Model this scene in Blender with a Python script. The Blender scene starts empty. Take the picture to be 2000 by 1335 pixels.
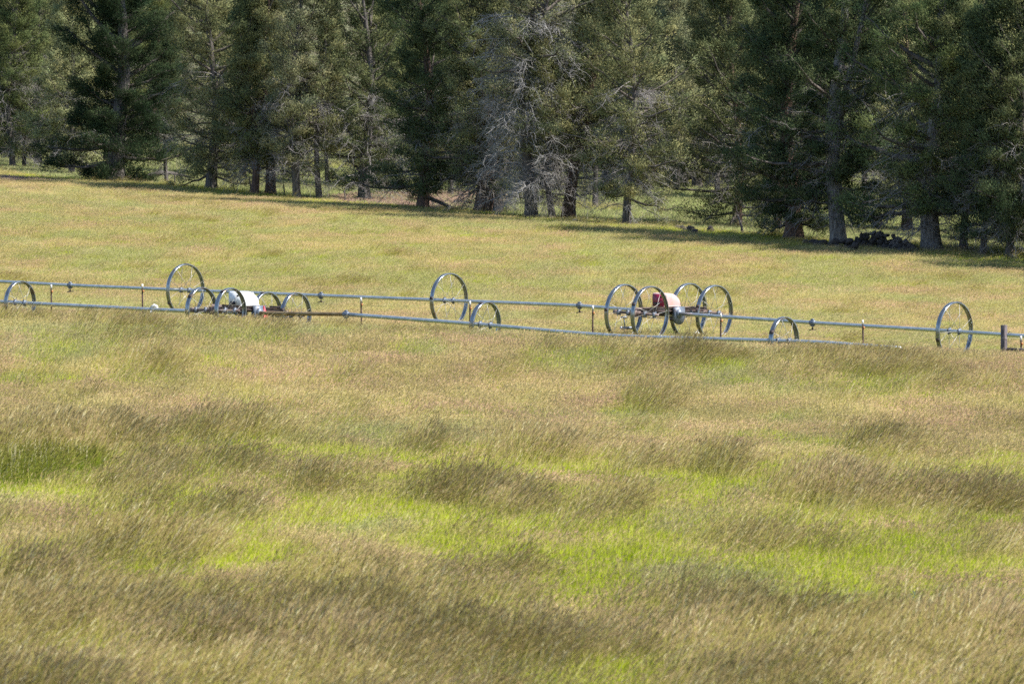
import bpy, math, random
import numpy as np
from mathutils import Vector, Matrix

SC = bpy.context.scene
COL = SC.collection
rng = np.random.default_rng(7)
random.seed(7)

# ------------------------------------------------------------------ camera, world, sun, exposure
F = 11111.0                       # focal length in photo pixels (200 mm on a 36 mm sensor)
CAM_H = 8.6
PITCH = math.atan((667.5 - 150.0) / F)
cam_d = bpy.data.cameras.new('camera')
cam = bpy.data.objects.new('camera', cam_d); COL.objects.link(cam)
cam.location = (0, 0, CAM_H)
cam.rotation_euler = (math.pi / 2 - PITCH, 0, 0)
cam_d.lens = 200; cam_d.sensor_width = 36
cam_d.clip_start = 1; cam_d.clip_end = 6000
cam_d.dof.use_dof = True; cam_d.dof.focus_distance = 195; cam_d.dof.aperture_fstop = 4.2
SC.camera = cam

SUN_EL = math.radians(50)
SUN_DIR = Vector((0.96, -0.26, 0)).normalized()          # horizontal direction towards the sun
sun_vec = Vector((SUN_DIR.x * math.cos(SUN_EL), SUN_DIR.y * math.cos(SUN_EL), math.sin(SUN_EL)))
W = bpy.data.worlds.new('World'); SC.world = W; W.use_nodes = True
nt = W.node_tree; nt.nodes.clear()
o_ = nt.nodes.new('ShaderNodeOutputWorld'); b_ = nt.nodes.new('ShaderNodeBackground')
s_ = nt.nodes.new('ShaderNodeTexSky'); s_.sky_type = 'NISHITA'; s_.sun_disc = False
s_.sun_elevation = SUN_EL; s_.sun_rotation = math.atan2(SUN_DIR.x, SUN_DIR.y)
s_.altitude = 1200
b_.inputs['Strength'].default_value = 0.11
nt.links.new(s_.outputs[0], b_.inputs[0]); nt.links.new(b_.outputs[0], o_.inputs[0])
sd = bpy.data.lights.new('sun', 'SUN'); sd.energy = 4.2; sd.angle = math.radians(0.5); sd.color = (1, 0.95, 0.86)
so = bpy.data.objects.new('sun', sd); COL.objects.link(so)
so.rotation_euler = sun_vec.to_track_quat('Z', 'Y').to_euler()
so.location = (60, 150, 80)
SC.view_settings.view_transform = 'Standard'; SC.view_settings.look = 'None'
SC.view_settings.exposure = 1.1; SC.view_settings.gamma = 1
try:
    SC.cycles.max_bounces = 8; SC.cycles.diffuse_bounces = 3; SC.cycles.transmission_bounces = 4
    SC.cycles.use_denoising = False
except Exception:
    pass

# ------------------------------------------------------------------ photo pixel <-> world
cp, sp = math.cos(PITCH), math.sin(PITCH)
def ray(x, y):
    dx = (x - 1000.0) / F; dz = -(y - 667.5) / F
    return np.array([dx, cp + dz * sp, -sp + dz * cp])        # forward is +Y, pitched down
def at(x, y, Y):
    d = ray(x, y); return np.array([0, 0, CAM_H]) + d * (Y / d[1])

# ------------------------------------------------------------------ the lie of the land: thin-plate spline through measured points
def lin(x, x0, v0, x1, v1): return v0 + (x - x0) * (v1 - v0) / (x1 - x0)
def ZB(x): return 1 / lin(x, 362, 1 / 208, 1864, 1 / 186)     # distance of the far wheel line at a photo column
def ZA(x): return 1 / lin(x, 39, 1 / 187, 1531, 1 / 169)      # of the near wheel line
def ZT(x): return 1 / lin(x, 228, 1 / 322, 1820, 1 / 258)     # of the front of the wood
RB, RA = 0.965, 0.725
PIPE_B = [(-160, 541), (137, 557), (362, 566.5), (627, 577), (877, 586.6), (1132, 596.5), (1307, 611), (1587, 630), (1864, 646.6), (2200, 669)]
PIPE_A = [(-160, 581), (39, 591), (300, 604.5), (486, 611), (675, 613.5), (948, 634), (1120, 650), (1230, 657.5), (1480, 664), (1600, 668), (1760, 680)]
def poly(P, x):
    return float(np.interp(x, [p[0] for p in P], [p[1] for p in P]))
ctl = []
for x in (0, 250, 500, 877, 1132, 1307, 1587, 1864, 2000):
    Y = ZB(x); ctl.append((x, poly(PIPE_B, x) + RB * F / Y, Y))
for x in (0, 300, 486, 700, 948, 1230, 1531):
    Y = ZA(x); ctl.append((x, poly(PIPE_A, x) + RA * F / Y, Y))
for x, c in ((39, 606), (300, 612), (600, 628), (900, 640), (1200, 658), (1531, 671), (1760, 676), (1950, 684)):
    Y = ZA(x) - 6; ctl.append((x, c + 0.47 * F / Y, Y))
for x, y in ((228, 360), (412, 373), (580, 392), (826, 410), (1038, 430), (1224, 443), (1550, 470), (1638, 482), (1820, 495), (2000, 512), (0, 342)):
    ctl.append((x, y, ZT(x)))
for x, y, Y in ((25, 326, 352), (500, 352, 352), (800, 378, 340), (1322, 372, 335), (1690, 432, 302), (1950, 470, 286),
                (0, 250, 480), (1000, 255, 480), (2000, 270, 480), (0, 90, 640), (1000, 90, 640), (2000, 90, 640)):
    ctl.append((x, y, Y))
for Y, H in ((45, 8.1), (66, 8.05), (85, 8.1), (110, 8.2), (140, 8.25)):
    for x in (-100, 1000, 2100):
        ctl.append((x, 150 + F * (H + lin(x, -100, -0.2, 2100, 0.2)) / Y, Y))
CP = np.array([at(*c) for c in ctl])
extra = []
for X in (-170, 170):
    for Y, z in ((0, 0.6), (150, 0.2), (300, 1.5), (480, 5), (700, 14)):
        extra.append((X, Y, z))
extra += [(0, -60, 0.8), (0, 10, 0.6)]
CP = np.vstack([CP, np.array(extra, float)])
SCL = 50.0
def tps_k(r2): return np.where(r2 > 1e-12, 0.5 * r2 * np.log(np.maximum(r2, 1e-12)), 0)
_p = CP[:, :2] / SCL; n = len(_p)
_K = tps_k(((_p[:, None] - _p[None]) ** 2).sum(-1)) + 2e-4 * np.eye(n)
_P = np.hstack([np.ones((n, 1)), _p])
_A = np.block([[_K, _P], [_P.T, np.zeros((3, 3))]])
_w = np.linalg.solve(_A, np.concatenate([CP[:, 2], np.zeros(3)]))
def gz(X, Y):
    X = np.atleast_1d(np.asarray(X, float)); Y = np.atleast_1d(np.asarray(Y, float))
    out = np.empty(X.shape)
    for s in range(0, len(X), 20000):
        q = np.stack([np.clip(X[s:s + 20000], -170, 170), np.clip(Y[s:s + 20000], -60, 700)], 1) / SCL
        r2 = ((q[:, None] - _p[None]) ** 2).sum(-1)
        out[s:s + 20000] = tps_k(r2) @ _w[:n] + _w[n] + q @ _w[n + 1:]
    return out
def g1(X, Y): return float(gz([X], [Y])[0])
def ground_at(x, y, y0=45.0, y1=640.0):
    """the point of the land seen at a photo pixel"""
    d = ray(x, y); Y = np.linspace(y0, y1, 1200); t = Y / d[1]
    diff = CAM_H + d[2] * t - gz(d[0] * t, Y)
    k = np.nonzero(diff <= 0)[0]
    k = k[0] if len(k) else len(Y) - 1
    Yh = Y[k] if k == 0 else Y[k - 1] + (Y[k] - Y[k - 1]) * diff[k - 1] / (diff[k - 1] - diff[k] + 1e-9)
    X = d[0] * Yh / d[1]
    return np.array([X, Yh, g1(X, Yh)])

# value noise for patches
_lat = rng.random((256, 256))
def vnoise(x, y, seed=0):
    x = x + seed * 17.31; y = y + seed * 9.77
    xi = np.floor(x).astype(int); yi = np.floor(y).astype(int)
    fx = x - xi; fy = y - yi; fx = fx * fx * (3 - 2 * fx); fy = fy * fy * (3 - 2 * fy)
    a = _lat[xi % 256, yi % 256]; b = _lat[(xi + 1) % 256, yi % 256]; c = _lat[xi % 256, (yi + 1) % 256]; d = _lat[(xi + 1) % 256, (yi + 1) % 256]
    return (a * (1 - fx) + b * fx) * (1 - fy) + (c * (1 - fx) + d * fx) * fy
def fbm(x, y, seed=0, o=3):
    s = 0; a = 1; t = 0
    for k in range(o):
        s = s + a * vnoise(x * 2 ** k, y * 2 ** k, seed + k * 3); t += a; a *= 0.55
    return s / t

# ------------------------------------------------------------------ mesh helpers
def mesh_np(name, V, loops, sizes, mat=None, smooth=False, mat_idx=None, mats=None, attrs=None):
    me = bpy.data.meshes.new(name)
    V = np.asarray(V, np.float32); loops = np.asarray(loops, np.int32).ravel(); sizes = np.asarray(sizes, np.int32)
    me.vertices.add(len(V)); me.vertices.foreach_set('co', V.ravel())
    me.loops.add(len(loops)); me.loops.foreach_set('vertex_index', loops)
    me.polygons.add(len(sizes))
    st = np.concatenate([[0], np.cumsum(sizes)[:-1]]).astype(np.int32)
    me.polygons.foreach_set('loop_start', st)
    try: me.polygons.foreach_set('loop_total', sizes)
    except Exception: pass
    for m in (mats or ([mat] if mat else [])): me.materials.append(m)
    if mat_idx is not None: me.polygons.foreach_set('material_index', np.asarray(mat_idx, np.int32))
    if smooth: me.polygons.foreach_set('use_smooth', np.ones(len(sizes), bool))
    for k, v in (attrs or {}).items():
        v = np.asarray(v, np.float32)
        if v.ndim == 2: a = me.attributes.new(k, 'FLOAT_VECTOR', 'POINT'); a.data.foreach_set('vector', v.ravel())
        else: a = me.attributes.new(k, 'FLOAT', 'POINT'); a.data.foreach_set('value', v)
    me.update(calc_edges=True); me.validate()
    return me

class MB:
    def __init__(s): s.V = []; s.L = []; s.S = []; s.n = 0; s.M = []
    def add(s, V, faces, m=0):
        V = np.asarray(V, float); s.V.append(V)
        for f in faces: s.L.extend([i + s.n for i in f]); s.S.append(len(f)); s.M.append(m)
        s.n += len(V); return s
    def arr(s, V, Fq, m=0):
        V = np.asarray(V, float); Fq = np.asarray(Fq, int); s.V.append(V)
        s.L.extend((Fq + s.n).ravel().tolist()); s.S.extend([Fq.shape[1]] * len(Fq)); s.M.extend([m] * len(Fq)); s.n += len(V); return s
    def box(s, c, ax, ay, az, m=0):
        c = np.asarray(c, float); ax, ay, az = (np.asarray(a, float) for a in (ax, ay, az))
        V = [c + i * ax + j * ay + k * az for k in (-1, 1) for j in (-1, 1) for i in (-1, 1)]
        return s.add(V, [(0, 2, 3, 1), (4, 5, 7, 6), (0, 1, 5, 4), (2, 6, 7, 3), (0, 4, 6, 2), (1, 3, 7, 5)], m)
    def tube(s, P, R, sides=12, cap=True, m=0):
        P = np.asarray(P, float); R = np.broadcast_to(np.asarray(R, float), (len(P),))
        V, Fq = tubes(P[None], R[None], sides); b = s.n; s.arr(V, Fq, m)
        if cap:
            k = len(P)
            s.L.extend([b + i for i in range(sides)][::-1]); s.S.append(sides); s.M.append(m)
            s.L.extend([b + (k - 1) * sides + i for i in range(sides)]); s.S.append(sides); s.M.append(m)
        return s
    def prism(s, prof, origin, e1, e2, ext, m=0):
        """profile (a,b) in the e1,e2 plane extruded along ext"""
        o = np.asarray(origin, float); e1, e2, ext = (np.asarray(a, float) for a in (e1, e2, ext)); k = len(prof)
        V = [o + a * e1 + b * e2 for a, b in prof] + [o + a * e1 + b * e2 + ext for a, b in prof]
        return s.add(V, [tuple(range(k))[::-1], tuple(range(k, 2 * k))] + [(i, (i + 1) % k, k + (i + 1) % k, k + i) for i in range(k)], m)
    def mesh(s, name, mats, smooth=False):
        mats = mats if isinstance(mats, (list, tuple)) else [mats]
        me = mesh_np(name, np.vstack(s.V), s.L, s.S, mats=mats, mat_idx=s.M, smooth=smooth)
        return me

def tubes(P, R, sides):
    """many tubes at once: P (n,k,3), R (n,k) -> vertices, quads"""
    n, k, _ = P.shape
    T = np.gradient(P, axis=1); T /= np.linalg.norm(T, axis=2, keepdims=True) + 1e-9
    D = P[:, -1] - P[:, 0]; D /= np.linalg.norm(D, axis=1, keepdims=True) + 1e-9
    ref = np.where(np.abs(D[:, 2:3]) > 0.8, np.array([[1., 0.1, 0]]), np.array([[0, 0, 1.]]))[:, None, :]
    A = np.cross(T, np.broadcast_to(ref, T.shape)); A /= np.linalg.norm(A, axis=2, keepdims=True) + 1e-9
    B = np.cross(T, A)
    th = np.arange(sides) * 2 * np.pi / sides
    V = P[:, :, None, :] + R[:, :, None, None] * (np.cos(th)[None, None, :, None] * A[:, :, None, :] + np.sin(th)[None, None, :, None] * B[:, :, None, :])
    i = np.arange(n)[:, None, None] * k * sides + np.arange(k - 1)[None, :, None] * sides
    a = np.arange(sides)[None, None, :]; b = (a + 1) % sides
    Fq = np.stack([i + a, i + b, i + sides + b, i + sides + a], -1).reshape(-1, 4)
    return V.reshape(-1, 3), Fq

def obj(name, me, parent=None, loc=None):
    o = bpy.data.objects.new(name, me); COL.objects.link(o)
    if parent is not None: o.parent = parent
    if loc is not None: o.location = loc
    return o
def tag(o, label=None, cat=None, group=None, kind=None):
    if label: o['label'] = label
    if cat: o['category'] = cat
    if group: o['group'] = group
    if kind: o['kind'] = kind
    return o
def empty(name, loc, label=None, cat=None, group=None, rz=0):
    o = bpy.data.objects.new(name, None); COL.objects.link(o); o.location = loc; o.rotation_euler = (0, 0, rz)
    o.empty_display_size = 0.3
    return tag(o, label, cat, group)

# ------------------------------------------------------------------ materials
def mat(name):
    m = bpy.data.materials.new(name); m.use_nodes = True; t = m.node_tree; t.nodes.clear()
    out = t.nodes.new('ShaderNodeOutputMaterial'); return m, t, out
def N(t, typ, **kw):
    n = t.nodes.new(typ)
    for k, v in kw.items():
        if k.startswith('i_'): n.inputs[k[2:].replace('_', ' ')].default_value = v
        else: setattr(n, k, v)
    return n
def mixc(t, fac, a, b, mode='MIX'):
    n = t.nodes.new('ShaderNodeMix'); n.data_type = 'RGBA'; n.blend_type = mode
    for s, v in ((0, fac), (6, a), (7, b)):
        if hasattr(v, 'links') or hasattr(v, 'is_output'): t.links.new(v, n.inputs[s])
        else: n.inputs[s].default_value = v if s == 0 else (*v, 1) if len(v) == 3 else v
    return n.outputs[2]
def ramp(t, fac, lo, hi):
    n = t.nodes.new('ShaderNodeMapRange'); n.inputs[1].default_value = lo; n.inputs[2].default_value = hi
    t.links.new(fac, n.inputs[0]); return n.outputs[0]
def math_(t, op, a, b):
    n = t.nodes.new('ShaderNodeMath'); n.operation = op
    for s, v in ((0, a), (1, b)):
        if hasattr(v, 'is_output'): t.links.new(v, n.inputs[s])
        else: n.inputs[s].default_value = v
    return n.outputs[0]
def noise(t, scale, detail=3, vec=None, stretch=None):
    n = N(t, 'ShaderNodeTexNoise'); n.inputs['Scale'].default_value = scale; n.inputs['Detail'].default_value = detail
    if vec is None:
        g = N(t, 'ShaderNodeTexCoord'); vec = g.outputs['Object']
    if stretch:
        mp = N(t, 'ShaderNodeMapping'); mp.inputs['Scale'].default_value = stretch; t.links.new(vec, mp.inputs[0]); vec = mp.outputs[0]
    t.links.new(vec, n.inputs['Vector']); return n.outputs[0]
def world_pos(t): return N(t, 'ShaderNodeNewGeometry').outputs['Position']

def surf(name, c0, c1, scale=6, rough=0.6, metal=0, stretch=None, bump=0.0, lo=0.35, hi=0.65, c2=None, s2=3):
    m, t, out = mat(name); p = N(t, 'ShaderNodeBsdfPrincipled')
    f = noise(t, scale, 4, stretch=stretch)
    c = mixc(t, ramp(t, f, lo, hi), c0, c1)
    if c2: c = mixc(t, ramp(t, noise(t, s2, 3), 0.55, 0.68), c, c2)
    t.links.new(c, p.inputs['Base Color']); p.inputs['Roughness'].default_value = rough; p.inputs['Metallic'].default_value = metal
    if bump:
        b = N(t, 'ShaderNodeBump'); b.inputs['Strength'].default_value = bump; b.inputs['Distance'].default_value = 0.03
        t.links.new(f, b.inputs['Height']); t.links.new(b.outputs[0], p.inputs['Normal'])
    t.links.new(p.outputs[0], out.inputs[0]); return m

M = {}
M['alu'] = surf('weathered_aluminium', (0.40, 0.44, 0.46), (0.54, 0.57, 0.57), 5, 0.34, 0.65)
M['galv'] = surf('galvanised_rim', (0.20, 0.225, 0.245), (0.30, 0.32, 0.33), 7, 0.22, 0.8, c2=(0.22, 0.17, 0.13), s2=4)
M['spoke'] = surf('pale_spoke_steel', (0.34, 0.32, 0.30), (0.46, 0.44, 0.41), 9, 0.45, 0.5)
M['iron'] = surf('dark_iron', (0.05, 0.045, 0.05), (0.1, 0.07, 0.06), 12, 0.6, 0.5)
M['rustpipe'] = surf('rust_brown_pipe', (0.20, 0.13, 0.06), (0.32, 0.24, 0.13), 5, 0.55, 0.4)
M['rustbeam'] = surf('rusty_beam', (0.11, 0.07, 0.06), (0.26, 0.195, 0.175), 4, 0.7, 0.2)
M['white'] = surf('white_enamel', (0.78, 0.79, 0.8), (0.84, 0.84, 0.83), 3, 0.5)
M['faded_lit_red'] = surf('faded_sunlit_red_enamel', (0.58, 0.33, 0.32), (0.64, 0.46, 0.44), 3, 0.55, c2=(0.5, 0.38, 0.31), s2=4)  # faded red, with the pink of the sunlit faces put into the colour
M['shaded_red'] = surf('shaded_red_enamel', (0.34, 0.015, 0.06), (0.28, 0.02, 0.06), 3, 0.4, c2=(0.2, 0.1, 0.07), s2=2.2)  # same cover's red, with its shaded side put into the colour
M['red'] = surf('bright_red_enamel', (0.62, 0.06, 0.08), (0.5, 0.05, 0.06), 3, 0.5)
M['guard'] = surf('blue_grey_guard', (0.20, 0.22, 0.26), (0.11, 0.14, 0.19), 9, 0.5, 0.4, c2=(0.1, 0.09, 0.09), s2=6)
M['tpost'] = surf('rusty_steel_post', (0.035, 0.018, 0.016), (0.07, 0.035, 0.028), 9, 0.8)
M['wpaint'] = surf('white_post_paint', (0.6, 0.58, 0.55), (0.72, 0.7, 0.66), 9, 0.7)
M['orange'] = surf('orange_insulator', (0.55, 0.22, 0.06), (0.5, 0.2, 0.08), 9, 0.6)
M['wire'] = surf('fence_wire', (0.2, 0.19, 0.18), (0.3, 0.28, 0.26), 9, 0.5, 0.7)
M['oldwood'] = surf('weathered_wood', (0.06, 0.05, 0.055), (0.17, 0.14, 0.145), 4, 0.9, 0, (8, 8, 1), 0.6)
M['bark'] = surf('grey_juniper_bark', (0.05, 0.043, 0.04), (0.14, 0.122, 0.112), 3.2, 0.95, 0, (5, 5, 0.7), 1.0)
M['palebark'] = surf('pale_juniper_bark', (0.10, 0.09, 0.085), (0.27, 0.25, 0.235), 3.2, 0.95, 0, (5, 5, 0.7), 1.0)
M['redbark'] = surf('reddish_juniper_bark', (0.06, 0.038, 0.03), (0.16, 0.098, 0.074), 3.2, 0.95, 0, (5, 5, 0.7), 1.0)
M['limb'] = surf('limb_bark', (0.06, 0.05, 0.045), (0.14, 0.12, 0.105), 3, 0.95)
M['dead_pale'] = surf('sun_bleached_branches', (0.23, 0.22, 0.215), (0.39, 0.375, 0.365), 2, 0.85)
M['dead'] = surf('dead_twigs', (0.16, 0.145, 0.14), (0.34, 0.315, 0.30), 2, 0.85)
M['lava'] = surf('dark_lava_rock', (0.02, 0.017, 0.016), (0.055, 0.045, 0.04), 4, 0.95, 0, None, 0.8, c2=(0.13, 0.11, 0.095), s2=5)
M['weed'] = surf('dark_green_weed', (0.02, 0.06, 0.02), (0.03, 0.09, 0.03), 8, 0.6)

def foliage_mat():
    m, t, out = mat('juniper_foliage')
    oi = N(t, 'ShaderNodeObjectInfo')
    f = noise(t, 0.9, 3); f2 = noise(t, 7, 2)
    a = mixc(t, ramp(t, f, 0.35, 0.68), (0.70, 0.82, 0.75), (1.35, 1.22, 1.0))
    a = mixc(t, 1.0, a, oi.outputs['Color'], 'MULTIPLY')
    a = mixc(t, ramp(t, f2, 0.66, 0.80), a, (0.15, 0.13, 0.085))
    # sprigs are fuzzy: shade each as part of its tuft
    at_ = N(t, 'ShaderNodeAttribute', attribute_name='tuft'); vt = N(t, 'ShaderNodeVectorTransform', vector_type='NORMAL', convert_from='OBJECT', convert_to='WORLD'); t.links.new(at_.outputs['Vector'], vt.inputs[0])
    gn = N(t, 'ShaderNodeNewGeometry'); va = N(t, 'ShaderNodeVectorMath', operation='SCALE'); t.links.new(gn.outputs['Normal'], va.inputs[0]); va.inputs['Scale'].default_value = 0.45
    vb = N(t, 'ShaderNodeVectorMath', operation='ADD'); t.links.new(va.outputs[0], vb.inputs[0]); t.links.new(vt.outputs[0], vb.inputs[1])
    vn = N(t, 'ShaderNodeVectorMath', operation='NORMALIZE'); t.links.new(vb.outputs[0], vn.inputs[0])
    d = N(t, 'ShaderNodeBsdfPrincipled'); d.inputs['Roughness'].default_value = 0.65; d.inputs['Specular IOR Level'].default_value = 0.0
    t.links.new(vn.outputs[0], d.inputs['Normal'])
    tr = N(t, 'ShaderNodeBsdfTranslucent'); mx = N(t, 'ShaderNodeMixShader'); mx.inputs[0].default_value = 0.22
    t.links.new(a, d.inputs['Base Color']); t.links.new(a, tr.inputs[0])
    t.links.new(d.outputs[0], mx.inputs[1]); t.links.new(tr.outputs[0], mx.inputs[2]); t.links.new(mx.outputs[0], out.inputs[0]); return m
M['foliage'] = foliage_mat()

def grass_mat(name, base, tip, stem, head0, head1, green2):
    m, t, out = mat(name)
    h = N(t, 'ShaderNodeAttribute', attribute_name='h').outputs['Fac']
    k = N(t, 'ShaderNodeAttribute', attribute_name='k').outputs['Fac']
    r = N(t, 'ShaderNodeAttribute', attribute_name='r').outputs['Fac']
    wp = world_pos(t)
    n1 = noise(t, 0.33, 3, wp, (1, 0.55, 0)); n2 = noise(t, 0.11, 2, wp, (1.3, 0.6, 0))
    g = mixc(t, ramp(t, n2, 0.4, 0.62), base, green2)
    leaf = mixc(t, ramp(t, h, 0.15, 0.95), g, tip)
    head = mixc(t, ramp(t, n1, 0.38, 0.62), head0, head1)
    c = mixc(t, math_(t, 'GREATER_THAN', k, 0.5), leaf, stem)
    c = mixc(t, math_(t, 'GREATER_THAN', k, 1.5), c, head)
    c = mixc(t, math_(t, 'GREATER_THAN', r, 0.972), c, (0.62, 0.55, 0.32))
    hs = N(t, 'ShaderNodeHueSaturation'); t.links.new(c, hs.inputs['Color']); t.links.new(ramp(t, r, -1.6, 1.0), hs.inputs['Value'])
    v = math_(t, 'ADD', math_(t, 'MULTIPLY', r, 0.5), 0.75); t.links.new(v, hs.inputs['Value'])
    d = N(t, 'ShaderNodeBsdfPrincipled'); d.inputs['Roughness'].default_value = 0.6; d.inputs['Specular IOR Level'].default_value = 0.0
    tr = N(t, 'ShaderNodeBsdfTranslucent'); mx = N(t, 'ShaderNodeMixShader'); mx.inputs[0].default_value = 0.42
    t.links.new(hs.outputs[0], d.inputs['Base Color']); t.links.new(hs.outputs[0], tr.inputs[0])
    gn = N(t, 'ShaderNodeNewGeometry'); va = N(t, 'ShaderNodeVectorMath', operation='SCALE'); t.links.new(gn.outputs['Normal'], va.inputs[0]); va.inputs['Scale'].default_value = 0.55
    vb = N(t, 'ShaderNodeVectorMath', operation='ADD'); t.links.new(va.outputs[0], vb.inputs[0]); vb.inputs[1].default_value = (0, 0, 0.8)
    vn = N(t, 'ShaderNodeVectorMath', operation='NORMALIZE'); t.links.new(vb.outputs[0], vn.inputs[0]); t.links.new(vn.outputs[0], d.inputs['Normal'])
    t.links.new(d.outputs[0], mx.inputs[1]); t.links.new(tr.outputs[0], mx.inputs[2]); t.links.new(mx.outputs[0], out.inputs[0]); return m
# leaf base, leaf tip, stem, seed head a, seed head b, second leaf base
M['g_tan'] = grass_mat('tan_seeding_grass', (0.28, 0.32, 0.035), (0.48, 0.43, 0.095), (0.51, 0.44, 0.15), (0.61, 0.505, 0.235), (0.64, 0.435, 0.28), (0.35, 0.35, 0.06))
M['g_yellow'] = grass_mat('yellow_green_grass', (0.27, 0.35, 0.04), (0.44, 0.46, 0.11), (0.46, 0.45, 0.16), (0.52, 0.50, 0.23), (0.55, 0.45, 0.25), (0.36, 0.38, 0.05))
M['g_tall'] = grass_mat('tall_dark_headed_grass', (0.33, 0.46, 0.015), (0.42, 0.45, 0.06), (0.38, 0.35, 0.09), (0.34, 0.27, 0.11), (0.44, 0.335, 0.175), (0.38, 0.45, 0.025))
M['g_green'] = grass_mat('lush_green_grass', (0.32, 0.48, 0.012), (0.48, 0.55, 0.035), (0.48, 0.44, 0.12), (0.52, 0.44, 0.17), (0.52, 0.42, 0.19), (0.43, 0.50, 0.02))
M['g_deep'] = grass_mat('deep_green_grass', (0.13, 0.25, 0.006), (0.20, 0.30, 0.015), (0.24, 0.29, 0.03), (0.26, 0.27, 0.05), (0.30, 0.27, 0.07), (0.16, 0.27, 0.008))
M['g_pink'] = grass_mat('reddish_sorrel', (0.30, 0.22, 0.12), (0.52, 0.36, 0.27), (0.54, 0.37, 0.29), (0.58, 0.40, 0.32), (0.58, 0.40, 0.32), (0.36, 0.32, 0.14))
M['g_wood'] = grass_mat('woodland_grass', (0.28, 0.37, 0.09), (0.45, 0.49, 0.20), (0.3, 0.3, 0.13), (0.34, 0.31, 0.17), (0.34, 0.31, 0.17), (0.2, 0.24, 0.08))

# ------------------------------------------------------------------ ground
def ground():
    xs = np.unique(np.concatenate([np.linspace(-900, -60, 22), np.arange(-60, 60.1, 1.25), np.linspace(60, 900, 22)]))
    ys = np.unique(np.concatenate([np.linspace(-200, 50, 12), np.arange(50, 360, 1.25), np.arange(360, 700, 5.), np.linspace(700, 2400, 20)]))
    XX, YY = np.meshgrid(xs, ys); Z = gz(XX.ravel(), YY.ravel())
    Z = Z + np.maximum(YY.ravel() - 700, 0) * 0.05
    V = np.stack([XX.ravel(), YY.ravel(), Z], 1); nx, ny = len(xs), len(ys)
    i = (np.arange(ny - 1)[:, None] * nx + np.arange(nx - 1)[None]).ravel()
    Fq = np.stack([i, i + 1, i + nx + 1, i + nx], 1)
    m, t, out = mat('meadow_soil'); p = N(t, 'ShaderNodeBsdfPrincipled'); p.inputs['Roughness'].default_value = 1
    wp = world_pos(t); a = noise(t, 0.25, 5, wp); b = noise(t, 2.5, 4, wp)
    c = mixc(t, ramp(t, a, 0.4, 0.62), (0.11, 0.12, 0.04), (0.16, 0.12, 0.065)); c = mixc(t, ramp(t, b, 0.45, 0.75), c, (0.07, 0.08, 0.03))
    t.links.new(c, p.inputs[0]); t.links.new(p.outputs[0], out.inputs[0])
    o = obj('ground', mesh_np('ground', V, Fq, [4] * len(Fq), m, True))
    tag(o, 'gently sloping meadow ground under the grass', 'ground', kind='structure')
ground()

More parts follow.
